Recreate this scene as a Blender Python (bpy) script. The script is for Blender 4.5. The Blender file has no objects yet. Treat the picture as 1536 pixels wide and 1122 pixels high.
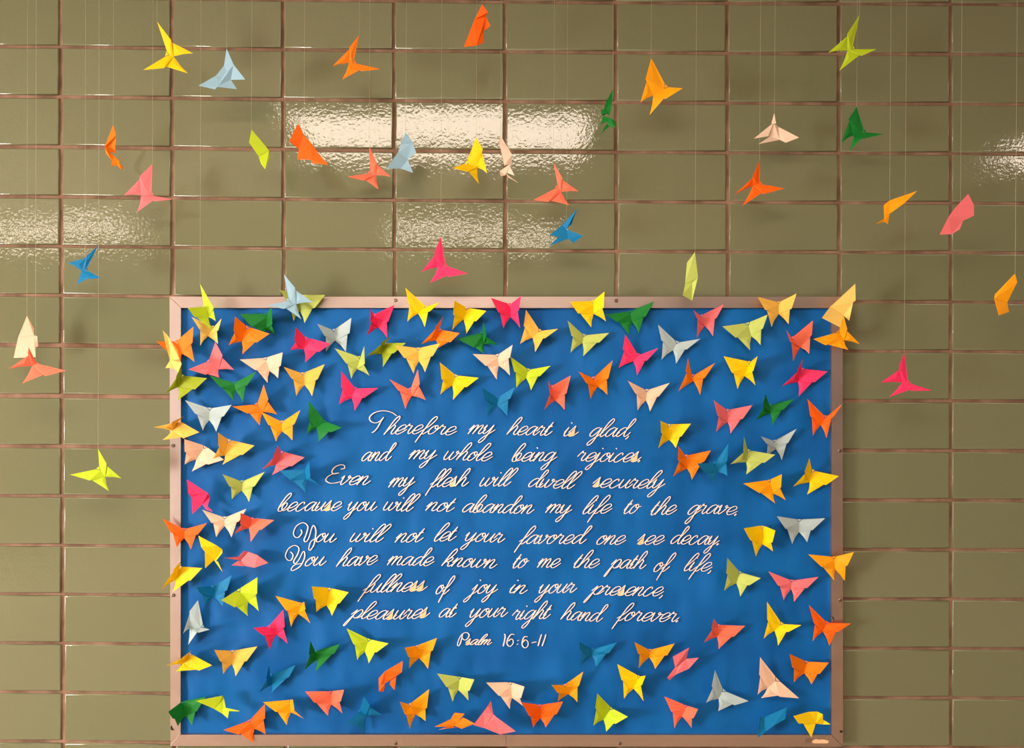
import bpy, bmesh, math, random
from mathutils import Vector, Matrix, Euler, noise
C = bpy.context.scene.collection
S = bpy.context.scene
# ------------------------------------------------------------------ camera
ZR = 1.62 + 0.8735869          # height of the tile joint used as reference
CAM = Vector((1.2425364, -2.0104427, 1.62))
ROT = Euler((math.pi/2 - 0.0044611685, -0.0048134713, 0.0019288398), 'XYZ')
cd = bpy.data.cameras.new('camera'); cam = bpy.data.objects.new('camera', cd); C.objects.link(cam)
cam.location = CAM; cam.rotation_euler = ROT
FPX = 1100.0
cd.sensor_width = 36; cd.lens = FPX/1536*36; cd.clip_start = 0.05
S.camera = cam
# ------------------------------------------------------------------ world, lights, exposure
W = bpy.data.worlds.new('world'); S.world = W; W.use_nodes = True
W.node_tree.nodes['Background'].inputs[0].default_value = (1.0, 0.90, 0.80, 1)
W.node_tree.nodes['Background'].inputs[1].default_value = 0.20
S.view_settings.view_transform = 'Standard'; S.view_settings.look = 'None'
S.view_settings.exposure = 0.08; S.view_settings.gamma = 1; S.view_settings.use_curve_mapping = False
PANEL_E = 17.5      # ceiling light diffusers
ASSUMED_WINDOW_W = 400.0     # daylight from an assumed, unseen window, brightening the left side
PANEL_C = (1.0, 0.82, 0.68)
def area(name, loc, target, sx, sy, power, col):
    l = bpy.data.lights.new(name, 'AREA'); l.shape = 'RECTANGLE'; l.size = sx; l.size_y = sy
    l.energy = power; l.color = col
    o = bpy.data.objects.new(name, l); C.objects.link(o); o.location = loc
    o.rotation_euler = (Vector(target)-Vector(loc)).to_track_quat('-Z', 'Y').to_euler()
    return o
area('assumed_window_daylight', (-4.13, -2.75, .80), (1.0, -0.4, 0.2), 1.5, 1.2, ASSUMED_WINDOW_W, (1.0, 0.95, 0.90))  # assumed light, no window in view; brightens the left and lower wall

RM = ROT.to_matrix()
def at(px, py, d):
    """point of the photograph (1536x1122) on the plane d metres in front of the tile face"""
    v = RM @ Vector(((px-768)/FPX, -(py-561)/FPX, -1))
    return CAM + v*((-d-CAM.y)/v.y)
PX = 0.00183
# ------------------------------------------------------------------ helpers
def srgb(c):
    return tuple(((x/255)/12.92 if x/255 <= .04045 else ((x/255+.055)/1.055)**2.4) for x in c)+(1,)
def mat(name, col, rough=.5, metal=0, spec=.5, emis=None, es=0, bump=None, coat=0):
    m = bpy.data.materials.new(name); m.use_nodes = True
    nt = m.node_tree; b = nt.nodes['Principled BSDF']
    b.inputs['Base Color'].default_value = srgb(col); b.inputs['Roughness'].default_value = rough
    b.inputs['Metallic'].default_value = metal; b.inputs['Specular IOR Level'].default_value = spec
    b.inputs['Coat Weight'].default_value = coat
    if emis: b.inputs['Emission Color'].default_value = emis+(1,); b.inputs['Emission Strength'].default_value = es
    if bump:
        tc = nt.nodes.new('ShaderNodeTexCoord'); n = nt.nodes.new('ShaderNodeTexNoise'); bp = nt.nodes.new('ShaderNodeBump')
        n.inputs['Scale'].default_value = bump[0]; n.inputs['Detail'].default_value = bump[2]
        bp.inputs['Strength'].default_value = 1; bp.inputs['Distance'].default_value = bump[1]
        nt.links.new(tc.outputs['Object'], n.inputs['Vector']); nt.links.new(n.outputs['Fac'], bp.inputs['Height'])
        nt.links.new(bp.outputs[0], b.inputs['Normal'])
    return m
def noisy(m, c1, c2, scale, detail=4, stretch=None, lo=.35, hi=.65, coord='Object'):
    nt = m.node_tree; b = nt.nodes['Principled BSDF']
    tc = nt.nodes.new('ShaderNodeTexCoord'); mp = nt.nodes.new('ShaderNodeMapping'); n = nt.nodes.new('ShaderNodeTexNoise'); r = nt.nodes.new('ShaderNodeValToRGB')
    if stretch: mp.inputs['Scale'].default_value = stretch
    n.inputs['Scale'].default_value = scale; n.inputs['Detail'].default_value = detail
    r.color_ramp.elements[0].position = lo; r.color_ramp.elements[0].color = srgb(c1)
    r.color_ramp.elements[1].position = hi; r.color_ramp.elements[1].color = srgb(c2)
    nt.links.new(tc.outputs[coord], mp.inputs[0]); nt.links.new(mp.outputs[0], n.inputs['Vector'])
    nt.links.new(n.outputs['Fac'], r.inputs[0]); nt.links.new(r.outputs[0], b.inputs['Base Color'])
    return m
def mesh(name, verts, faces, m, parent=None, smooth=False, origin=None):
    me = bpy.data.meshes.new(name)
    if origin is not None: verts = [Vector(v)-Vector(origin) for v in verts]
    me.from_pydata([tuple(v) for v in verts], [], faces); me.materials.append(m)
    if smooth:
        for p in me.polygons: p.use_smooth = True
    o = bpy.data.objects.new(name, me); C.objects.link(o)
    if parent: o.parent = parent
    elif origin is not None: o.location = origin
    return o
def boxd(lo, hi, verts, faces):
    n = len(verts)
    verts += [(x, y, z) for x in (lo[0], hi[0]) for y in (lo[1], hi[1]) for z in (lo[2], hi[2])]
    faces += [tuple(n+i for i in f) for f in ((0,1,3,2),(4,6,7,5),(0,4,5,1),(2,3,7,6),(0,2,6,4),(1,5,7,3))]
def box(name, lo, hi, m, parent=None):
    v, f = [], []; boxd(lo, hi, v, f); return mesh(name, v, f, m, parent)
def empty(name, loc, label=None, cat=None, group=None, parent=None):
    o = bpy.data.objects.new(name, None); C.objects.link(o); o.location = loc; o.empty_display_size = .02
    if parent: o.parent = parent
    if label: o['label'] = label
    if cat: o['category'] = cat
    if group: o['group'] = group
    return o
# ------------------------------------------------------------------ materials
def tile_material():
    m = mat('glazed_tile', (150, 140, 103), .06, 0, .5)
    nt = m.node_tree; b = nt.nodes['Principled BSDF']; L = nt.links.new
    tc = nt.nodes.new('ShaderNodeTexCoord'); oi = nt.nodes.new('ShaderNodeObjectInfo')
    n1 = nt.nodes.new('ShaderNodeTexNoise'); n1.inputs['Scale'].default_value = 120; n1.inputs['Detail'].default_value = 1.5
    n2 = nt.nodes.new('ShaderNodeTexNoise'); n2.inputs['Scale'].default_value = 22; n2.inputs['Detail'].default_value = 2
    ad = nt.nodes.new('ShaderNodeVectorMath'); ad.operation = 'ADD'
    sc = nt.nodes.new('ShaderNodeVectorMath'); sc.operation = 'SCALE'; sc.inputs['Scale'].default_value = 1
    L(oi.outputs['Location'], ad.inputs[1]); L(tc.outputs['Object'], ad.inputs[0])
    for n in (n1, n2): L(ad.outputs[0], n.inputs['Vector'])
    b1 = nt.nodes.new('ShaderNodeBump'); b1.inputs['Distance'].default_value = .00042; b1.inputs['Strength'].default_value = .6
    b2 = nt.nodes.new('ShaderNodeBump'); b2.inputs['Distance'].default_value = .0014; b2.inputs['Strength'].default_value = .28
    L(n1.outputs['Fac'], b1.inputs['Height']); L(n2.outputs['Fac'], b2.inputs['Height']); L(b2.outputs[0], b1.inputs['Normal'])
    L(b1.outputs[0], b.inputs['Normal'])
    mx = nt.nodes.new('ShaderNodeMix'); mx.data_type = 'RGBA'
    mx.inputs['A'].default_value = srgb((108, 111, 83)); mx.inputs['B'].default_value = srgb((114, 116, 89))
    L(oi.outputs['Random'], mx.inputs['Factor']); L(mx.outputs['Result'], b.inputs['Base Color'])
    return m
M_tile = tile_material()
M_grout = noisy(mat('grout', (150, 118, 96), .9, bump=(300, .0012, 4)), (106, 78, 60), (146, 114, 94), 14, 3)
M_frame = mat('anodised_aluminium', (205, 186, 176), .38, 1.0, bump=(90, .0002, 2))
noisy(M_frame, (196, 178, 172), (206, 188, 182), 3, 2, (1, 1, 3))
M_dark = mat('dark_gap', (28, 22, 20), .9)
M_board = mat('fibreboard', (120, 90, 62), .95)
M_screw = noisy(mat('screw_steel', (120, 105, 92), .35, .9), (70, 55, 45), (170, 150, 135), 900)
M_thread = mat('nylon_thread', (205, 200, 170), .4)
M_white = mat('cut_letter_card', (238, 226, 220), .65)
M_fill = mat('cut_letter_solid', (250, 200, 145), .65)
M_tape = mat('clear_tape', (120, 95, 78), .25)
M_scrap = mat('torn_paper', (232, 190, 150), .8)
def paper_material():
    m = mat('blue_roll_paper', (14, 92, 165), .62, 0, .22)
    nt = m.node_tree; b = nt.nodes['Principled BSDF']; L = nt.links.new
    noisy(m, (0, 84, 156), (2, 96, 170), 3.5, 4, (1, 1, 1.6))
    tc = nt.nodes.new('ShaderNodeTexCoord')
    mp = nt.nodes.new('ShaderNodeMapping'); mp.inputs['Scale'].default_value = (1.3, 1, .7); mp.inputs['Rotation'].default_value = (0, .45, 0)
    a = nt.nodes.new('ShaderNodeTexNoise'); a.inputs['Scale'].default_value = 7; a.inputs['Detail'].default_value = 1.2
    f = nt.nodes.new('ShaderNodeTexNoise'); f.inputs['Scale'].default_value = 260; f.inputs['Detail'].default_value = 2
    b1 = nt.nodes.new('ShaderNodeBump'); b1.inputs['Distance'].default_value = .030; b1.inputs['Strength'].default_value = .7
    b2 = nt.nodes.new('ShaderNodeBump'); b2.inputs['Distance'].default_value = .0004; b2.inputs['Strength'].default_value = .5
    L(tc.outputs['Object'], mp.inputs[0]); L(mp.outputs[0], a.inputs['Vector']); L(tc.outputs['Object'], f.inputs['Vector'])
    L(a.outputs['Fac'], b1.inputs['Height']); L(f.outputs['Fac'], b2.inputs['Height']); L(b1.outputs[0], b2.inputs['Normal']); L(b2.outputs[0], b.inputs['Normal'])
    return m
M_paper = paper_material()
COL = {  # key: (sheet colour, words)
 'yellow': ((255, 222, 8), 'bright yellow'), 'gold': ((250, 205, 92), 'pale gold'), 'amber': ((255, 178, 12), 'golden amber'),
 'orange': ((255, 140, 12), 'orange'), 'deeporange': ((255, 110, 8), 'deep orange'), 'coral': ((255, 128, 98), 'coral'),
 'pink': ((248, 128, 136), 'salmon pink'), 'hotpink': ((252, 58, 118), 'hot pink'), 'peach': ((250, 212, 184), 'pale peach'),
 'cream': ((252, 220, 122), 'cream yellow'), 'lime': ((200, 224, 40), 'lime green'), 'palegreen': ((198, 214, 112), 'pale green'),
 'olive': ((172, 190, 36), 'yellow-green'), 'greyblue': ((186, 206, 210), 'grey-blue'), 'skyblue': ((160, 200, 222), 'sky blue'),
 'blue': ((0, 130, 190), 'bright blue'), 'green': ((16, 132, 48), 'dark green'), 'white': ((248, 226, 206), 'off-white')}
PM = {}
for k, (c, w) in COL.items():
    m = mat('folded_paper_'+k, c, .6, 0, .3, bump=(700, .00012, 2))
    nt = m.node_tree; b = nt.nodes['Principled BSDF']; t = nt.nodes.new('ShaderNodeBsdfTranslucent'); x = nt.nodes.new('ShaderNodeMixShader')
    t.inputs[0].default_value = srgb(c); x.inputs[0].default_value = .26
    out = nt.nodes['Material Output']
    nt.links.new(b.outputs[0], x.inputs[1]); nt.links.new(t.outputs[0], x.inputs[2]); nt.links.new(x.outputs[0], out.inputs[0])
    PM[k] = m
# ------------------------------------------------------------------ room
FLOOR, CEIL = 0.0, 2.86
def struct(o): o['kind'] = 'structure'; return o
X0, X1, Y0 = -4.2, 5.4, -6.4
struct(box('floor', (X0, Y0, -.1), (X1, .12, 0), noisy(mat('vinyl_floor', (170, 150, 125), .45), (160, 142, 118), (182, 162, 138), 30)))
struct(box('ceiling', (X0, Y0, CEIL), (X1, .12, CEIL+.1), mat('ceiling_paint', (225, 212, 190), .9)))
M_paint = mat('wall_paint', (205, 190, 160), .8)
v, f = [], []
wy0, wy1, wz0, wz1 = -3.5, -2.0, .15, 1.45  # opening in the left wall for the assumed window
boxd((X0-.1, Y0, 0), (X0, wy0, CEIL), v, f); boxd((X0-.1, wy1, 0), (X0, .12, CEIL), v, f)
boxd((X0-.1, wy0, 0), (X0, wy1, wz0), v, f); boxd((X0-.1, wy0, wz1), (X0, wy1, CEIL), v, f)
struct(mesh('wall_left', v, f, M_paint))
struct(box('dimming_wall_right', (X1, Y0, 0), (X1+.1, .12, CEIL), mat('dimming_wall_brown', (92, 72, 58), .8)))  # unseen wall, added in dark brown to dim the right side and frame reflections
assumed_win = struct(empty('assumed_window_1', (X0, (wy0+wy1)/2, (wz0+wz1)/2)))  # assumed window, out of view, built to go with the left-hand light
v, f = [], []
for a, b_ in (((wy0, wz0), (wy0+.05, wz1)), ((wy1-.05, wz0), (wy1, wz1)), ((wy0, wz0), (wy1, wz0+.05)), ((wy0, wz1-.05), (wy1, wz1)), ((-2.775, wz0), (-2.725, wz1))):
    boxd((-.08, a[0]-assumed_win.location.y, a[1]-assumed_win.location.z), (.01, b_[0]-assumed_win.location.y, b_[1]-assumed_win.location.z), v, f)
mesh('assumed_window_frame', v, f, mat('assumed_window_paint', (220, 215, 205), .5), assumed_win)
mesh('assumed_window_pane', [(-.07, -.7, -.6), (-.07, .7, -.6), (-.07, .7, .6), (-.07, -.7, .6)], [(0, 1, 2, 3)],
     mat('assumed_daylit_glass', (230, 235, 235), .2, emis=(1, .93, .83), es=2.0), assumed_win)  # glowing pane added for the assumed window
# ---- tiled wall: every glazed tile is a part
TH = .010
wall = struct(mesh('wall_back', [], [], M_grout))
v, f = [], []; boxd((X0, .0045, 0), (X1, .12, CEIL), v, f)
me = wall.data; me.from_pydata(v, [], f)
RL = [-5, 69.8, 144.5, 220, 295.3, 369, 442.7, 517.4, 594.3, 669.8, 744.3, 818, 891.5, 965.1, 1038.7, 1112.8]
RR = [5.5, 80.6, 155.5, 230, 304, 378.3, 453, 526.7, 601.4, 676, 750.5, 825, 899, 973.2, 1047.5, 1121.5]
CT = [-77, 90, 257.5, 424.3, 591, 757, 923.8, 1090.7, 1258.5, 1426.7, 1594]
CB = [-73, 94.5, 261, 428.8, 594, 760.5, 927, 1094.5, 1261, 1426.8, 1594]
def ext(a, i):
    if i < 0: return a[0]+(a[1]-a[0])*i
    if i > len(a)-1: return a[-1]+(a[-1]-a[-2])*(i-len(a)+1)
    return a[i]
def joint(i, j):
    """pixel of the crossing of column joint i and row joint j"""
    xl, xr = ext(CT, i), ext(CB, i); yl, yr = ext(RL, j), ext(RR, j)
    x = xl; 
    for _ in range(3):
        t = (x-92)/1334; y = yl+(yr-yl)*t+1.8*max(0, 1-((x-759)/667)**2)
        s = (y-70)/1040; x = xl+(xr-xl)*s
    return x, y
TWd, THt = .3048-.0085, .13547-.0078
def tile_mesh(w, h):
    rings = [(0, 0, .0), (.0010, .0010, 0), (.0024, .0024, .0007), (.0034, .0034, .0024), (.0036, .0036, .0095)]
    v = []; f = []
    for k, (dx, dz, y) in enumerate(rings):
        ins = .0036-dx
        a, b = w/2-ins, h/2-ins
        v += [(-a, y, -b), (a, y, -b), (a, y, b), (-a, y, b)]
    f.append((0, 1, 2, 3))
    for k in range(len(rings)-1):
        for q in range(4):
            a = k*4+q; b = k*4+(q+1) % 4
            f.append((a+4, b+4, b, a))
    me = bpy.data.meshes.new('tile'); me.from_pydata(v, [], f); me.materials.append(M_tile)
    for p in me.polygons: p.use_smooth = p.index != 0
    return me
TM = tile_mesh(TWd, THt)
rnd = random.Random(5)
stuff_v, stuff_f = [], []
for i in range(-5, 14):
    for j in range(-3, 21):
        c = [joint(i+a, j+b) for a, b in ((0, 0), (1, 0), (0, 1), (1, 1))]
        P = [at(x, y, 0) for x, y in c]
        cen = (P[0]+P[1]+P[2]+P[3])/4
        if cen.z < .07 or cen.z > CEIL-.065 or cen.x < X0+.15 or cen.x > X1-.15: continue
        dx = (P[1]+P[3]-P[0]-P[2]); ang = -math.atan2(dx.z, dx.x)
        if -1 <= i <= 9 and -1 <= j <= 15:
            o = bpy.data.objects.new('tile', TM); C.objects.link(o); o.parent = wall
            o.location = cen
            o.rotation_euler = (rnd.gauss(0, .0045), ang, rnd.gauss(0, .003))
        else:
            n = len(stuff_v); R = Matrix.Rotation(ang, 3, 'Y')
            for vv in TM.vertices: stuff_v.append(R @ vv.co+cen)
            for p in TM.polygons: stuff_f.append(tuple(n+q for q in p.vertices))
o = mesh('tile_field', stuff_v, stuff_f, M_tile, wall); o['kind'] = 'stuff'
# ---- ceiling lights
def ceiling_light(x, y, label):
    w, d = 1.5, .62
    t = empty('ceiling_light', (x, y, CEIL), label, 'ceiling light', 'ceiling light panels above the corridor')
    v, f = [], []
    for lo, hi in (((-w/2-.03, -d/2-.03), (w/2+.03, -d/2)), ((-w/2-.03, d/2), (w/2+.03, d/2+.03)), ((-w/2-.03, -d/2), (-w/2, d/2)), ((w/2, -d/2), (w/2+.03, d/2))):
        boxd((lo[0], lo[1], -.03), (hi[0], hi[1], 0), v, f)
    mesh('light_frame', v, f, M_lf, t)
    v, f = [], []; boxd((-w/2, -d/2, -.02), (w/2, d/2, -.001), v, f)
    mesh('light_diffuser', v, f, M_ld, t)
M_lf = mat('light_frame_paint', (225, 220, 210), .5)
M_ld = mat('lit_diffuser', (240, 235, 225), .5, emis=PANEL_C, es=PANEL_E)
for x, y in ((CAM.x-.38, -1.80), (CAM.x-.38, -4.6), (CAM.x-4.15, -4.6), (CAM.x+3.45, -1.95), (CAM.x-3.95, -1.80)):  # last panel is assumed, added out of view for light from upper left
    nm = {0: 'lit ceiling light panel over the middle, nearest the tiled wall', 1: 'lit ceiling light panel over the middle, farther from the tiled wall',
          2: 'lit ceiling light panel on the left, far from the tiled wall', 3: 'lit ceiling light panel on the right beside the tiled wall', 4: 'assumed lit ceiling light panel on the left beside the tiled wall'}
    ceiling_light(x, y, nm[len([o for o in C.objects if o.name.startswith('ceiling_light')])])

# ------------------------------------------------------------------ bulletin board
bc = at(760, 1119, 0)
board = empty('bulletin_board', (bc.x, 0, bc.z), 'large bulletin board with metal frame, blue paper and cut-out verse on tiled wall', 'bulletin board')
BO = Vector(board.location)
OUT = [(254.3, 445), (1264, 445), (1264.6, 1120), (255.6, 1119)]
INN = [(271.3, 461.8), (1247, 462), (1247, 1102.5), (270.8, 1102)]
FD = .024
def rail(k, t0=0., t1=1.):
    a, b = OUT[k], OUT[(k+1) % 4]; c, d = INN[(k+1) % 4], INN[k]
    lp = lambda p, q, t: (p[0]+(q[0]-p[0])*t, p[1]+(q[1]-p[1])*t)
    q = [lp(a, b, t0), lp(a, b, t1), lp(d, c, t1), lp(d, c, t0)]
    g = .0006
    fr = [at(x, y, FD) for x, y in q]; bk = [Vector((p.x, -.002, p.z)) for p in fr]
    cen = sum(fr, Vector())/4
    top = [p+(cen-p).normalized()*g*3 for p in fr]
    mid = [Vector((p.x, p.y+.0018, p.z)) for p in fr]
    vs = top+mid+bk
    fs = [(0, 1, 2, 3)]+[(4*r+(i+1) % 4, 4*r+i, 4*r+4+i, 4*r+4+(i+1) % 4) for r in (0, 1) for i in range(4)]+[(11, 10, 9, 8)]
    return mesh('frame_rail', [p-BO for p in vs], fs, M_frame, board)
rail(0); rail(1); rail(3); rail(2, 0, .5); rail(2, .5, 1)
a, b = at(262, 453, .008), at(1256, 1112, .008)
box('backing_board', (a.x-BO.x, -.009, b.z-BO.z), (b.x-BO.x, -.001, a.z-BO.z), M_board, board)
for i, (x, y) in enumerate([(593.5, 450.5), (924.5, 451), (259.7, 668.5), (260, 893), (1259.8, 676), (1260.3, 900), (593.5, 1115), (930, 1115)]):
    c = at(x, y, FD)-BO; v = []; n = 10
    for r, h in ((.0052, 0), (.0050, .0014), (.003, .0024), (.0008, .0012)):
        v += [(c.x+r*math.cos(q*2*math.pi/n), c.y-h, c.z+r*math.sin(q*2*math.pi/n)) for q in range(n)]
    f = [(r*n+q, r*n+(q+1) % n, (r+1)*n+(q+1) % n, (r+1)*n+q) for r in range(3) for q in range(n)]+[tuple(range(3*n, 4*n))]
    mesh('screw', v, f, M_screw, board, True)
# blue paper: two sheets meeting at a seam
def wob(x, z):
    p = Vector((x*3.2+z*1.3, 0, z*1.7-x*.6))
    h = noise.noise(p)*.0018
    h += noise.noise(Vector((x*14+z*5, 3.1, z*4)))*.0011
    r = 1-abs(noise.noise(Vector((x*5+z*4, 7.7, z*3-x*2))))
    return h+(max(0, r-.86)*.012)
PD = .0140
def sheet(x0, x1, y0, y1, nx, ny, dd):
    v, f = [], []
    for j in range(ny+1):
        for i in range(nx+1):
            px = x0+(x1-x0)*i/nx; py = y0+(y1-y0)*j/ny
            if i == nx and x1 > 1200: px += 3.5*(j/ny)**3
            if j == ny: py += 1.6*noise.noise(Vector((px*.02, 0, 0)))
            p = at(px, py, PD); d = PD+dd+wob(p.x, p.z)
            if (j == ny or i == nx) and x1 > 1200: d = max(d, PD+.002)
            v.append(at(px, py, d)-BO)
    for j in range(ny):
        for i in range(nx):
            a = j*(nx+1)+i; f.append((a+nx+1, a+nx+2, a+1, a))
    return mesh('backing_paper', v, f, M_paper, board, True)
sh1 = sheet(270.2, 745.5, 463, 1103, 90, 120, 0)
sh2 = sheet(743.6, 1247.2, 463, 1103, 92, 120, .0007)
for q in ((263, 461, 1254, 463.2), (269.8, 461, 270.9, 1103)):   # dark strips stand in for the shadow between frame and paper
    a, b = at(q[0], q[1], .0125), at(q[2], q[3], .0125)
    box('gap_shadow_strip', (a.x-BO.x, -.013, b.z-BO.z), (b.x-BO.x, -.009, a.z-BO.z), M_dark, board)
# scraps of tape and torn paper on the lower right of the frame, staples
def patch(name, pts, d, m, parent, th=.0006):
    fr = [at(x, y, d)-BO for x, y in pts]; n = len(fr)
    bk = [Vector((p.x, p.y+th, p.z)) for p in fr]
    fs = [tuple(range(n)), tuple(range(2*n-1, n-1, -1))]+[((i+1) % n, i, n+i, n+(i+1) % n) for i in range(n)]
    return mesh(name, fr+bk, fs, m, parent)
T4 = lambda L: [(1160+x/12.8, 1060+y/12.8) for x, y in L]
patch('tape_scrap', T4([(620, 625), (700, 610), (760, 640), (730, 700), (615, 700)]), FD+.0007, M_tape, board)
patch('torn_paper_scrap', T4([(735, 670), (775, 645), (825, 618), (880, 640), (960, 630), (1065, 660), (1050, 705), (780, 708)]), FD+.0008, M_scrap, board)
patch('staple', [(256, 1089), (258, 1090), (258.5, 1093), (261, 1094.5), (260, 1096), (256, 1094.5)], FD+.001, M_dark, board)
patch('staple', [(1248, 926), (1250, 925), (1251.5, 929), (1251, 931.5), (1249.4, 928)], FD+.001, M_dark, board)
patch('staple', [(1260, 1096), (1264, 1096), (1264, 1099), (1260, 1099)], FD+.001, M_dark, board)

# ------------------------------------------------------------------ cut-out script lettering
G = {
'a': (1.0, [[(.78,.8),(.52,1),(.2,.78),(.05,.32),(.2,.02),(.48,.2),(.8,.97)], [(.8,.97),(.72,.3),(.84,.02),(1.02,.15),(1.2,.5)]]),
'b': (.85, [[(.04,.4),(.32,1.1),(.48,1.7),(.34,1.98),(.12,1.6),(.0,.6),(.1,.06),(.38,.02),(.62,.45),(.56,.86),(.36,.86),(.28,.5),(.45,.1),(.72,.12),(1.0,.5)]]),
'c': (.84, [[(.56,.74),(.5,.97),(.28,.9),(.06,.45),(.16,.04),(.46,.02),(.92,.6)]]),
'd': (1.0, [[(.76,.8),(.5,1),(.2,.78),(.05,.32),(.2,.02),(.48,.25),(.86,1.1),(1.04,1.72),(.92,1.98),(.76,1.65),(.7,.4),(.84,.02),(1.02,.15),(1.2,.5)]]),
'e': (.75, [[(-.05,.3),(.34,.38),(.68,.74),(.5,1.0),(.2,.82),(.05,.35),(.2,.02),(.5,.06),(.9,.5)]]),
'f': (.6, [[(-.05,.25),(.4,.8),(.7,1.6),(.56,1.98),(.33,1.6),(.22,.6),(.12,-.4),(.08,-.95)], [(.1,-.85),(.16,0),(.35,.0),(.72,.5)]]),
'g': (.95, [[(.78,.8),(.52,1),(.2,.78),(.05,.32),(.2,.04),(.48,.2),(.8,.97)], [(.8,1.0),(.74,.2),(.68,-.6),(.45,-.95),(.28,-.75),(.5,-.3),(.85,.12),(1.15,.5)]]),
'h': (.86, [[(.06,.3),(.32,.9),(.54,1.6),(.42,1.98),(.22,1.65),(.1,.9),(0,0)], [(0,.02),(.2,.7),(.45,1.0),(.6,.82),(.54,.25),(.68,.02),(.86,.15),(1.05,.5)]]),
'i': (.42, [[(-.05,.4),(.1,1.0)], [(.1,1.0),(.03,.3),(.16,.02),(.36,.15),(.56,.5)], [(.1,1.42),(.12,1.5)]]),
'j': (.5, [[(-.05,.4),(.2,1.0)], [(.2,1.0),(.16,0),(.08,-.7),(-.12,-.95),(-.25,-.75),(0,-.3),(.35,.1),(.62,.5)], [(.2,1.42),(.22,1.5)]]),
'k': (.85, [[(.06,.3),(.32,.9),(.54,1.6),(.42,1.98),(.22,1.65),(.1,.9),(0,0)], [(0,.02),(.2,.7),(.48,1.0),(.6,.78),(.4,.52),(.16,.5)], [(.22,.5),(.42,.4),(.52,.03),(.72,.08),(1.0,.5)]]),
'l': (.48, [[(.04,.4),(.38,1.1),(.58,1.7),(.44,1.98),(.22,1.6),(.06,.5),(.16,.02),(.38,.12),(.6,.5)]]),
'm': (1.2, [[(-.1,.45),(.12,1.0)], [(.12,1.0),(.02,0)], [(.02,.05),(.22,.75),(.42,1),(.5,.82),(.42,0)], [(.42,.05),(.62,.75),(.84,1.0),(.93,.8),(.86,.22),(.98,.02),(1.16,.15),(1.36,.5)]]),
'n': (.82, [[(-.1,.45),(.12,1.0)], [(.12,1.0),(.02,0)], [(.02,.05),(.22,.72),(.45,1.0),(.56,.82),(.48,.22),(.6,.02),(.78,.15),(.98,.5)]]),
'o': (.8, [[(.5,1.0),(.22,.85),(.06,.4),(.2,.02),(.5,.12),(.68,.6),(.55,.97),(.4,.88),(.52,.6),(.9,.75)]]),
'p': (.85, [[(-.08,.4),(.2,.98)], [(.2,.98),(.1,0),(-.02,-.75),(-.12,-.95),(-.16,-.75),(.02,0),(.28,.72),(.54,1),(.74,.72),(.6,.18),(.36,.02),(.2,.2)], [(.45,.02),(.7,.12),(1.0,.5)]]),
'r': (.72, [[(-.1,.45),(.12,1.08),(.18,.9),(.42,.9),(.44,.75),(.38,.3),(.5,.02),(.68,.15),(.88,.5)]]),
's': (.6, [[(-.1,.4),(.2,1.15)], [(.2,1.15),(.26,.75),(.42,.3),(.28,.0),(.04,.1)], [(.28,0),(.5,.1),(.76,.5)]]),
't': (.46, [[(-.06,.4),(.22,1.5)], [(.22,1.5),(.06,.4),(.16,.02),(.38,.15),(.6,.5)], [(.0,1.0),(.36,1.06)]]),
'u': (.86, [[(.06,1.0),(.02,.3),(.18,.02),(.42,.25),(.62,1.0)], [(.62,1.0),(.56,.3),(.7,.02),(.88,.15),(1.06,.5)]]),
'v': (.8, [[(-.08,.7),(.08,1.0)], [(.08,1.0),(.1,.3),(.24,.0),(.5,.35),(.64,.82),(.52,1.0),(.46,.84),(.64,.74),(.9,.8)]]),
'w': (1.2, [[(.04,1.0),(.0,.3),(.16,.02),(.4,.3),(.54,.95)], [(.54,.95),(.48,.3),(.62,.02),(.88,.3),(1.02,.84),(.9,1.0),(.84,.84),(1.02,.74),(1.3,.8)]]),
'y': (.86, [[(-.1,.6),(.06,1.0)], [(.06,1.0),(.04,.3),(.2,.04),(.42,.3),(.64,1.0)], [(.64,1.0),(.58,.2),(.5,-.6),(.28,-.95),(.12,-.75),(.34,-.3),(.7,.12),(1.0,.5)]]),
'.': (.40, [[(.10,-.02),(.20,.16)]]), ',': (.34, [[(.2,.1),(.2,-.08),(.08,-.28)]]),
}
def crom(P, n=5):
    if len(P) < 3: return [Vector(P[0]).lerp(Vector(P[1]), t/3) for t in range(4)]
    P = [Vector(p) for p in P]; Q = [P[0]*2-P[1]]+P+[P[-1]*2-P[-2]]; out = []
    for i in range(1, len(Q)-2):
        for k in range(n):
            t = k/n; a, b, c, d = Q[i-1:i+3]
            out.append(.5*((2*b)+(c-a)*t+(2*a-5*b+4*c-d)*t*t+(3*b-a-3*c+d)*t**3))
    out.append(P[-1]); return out
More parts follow.
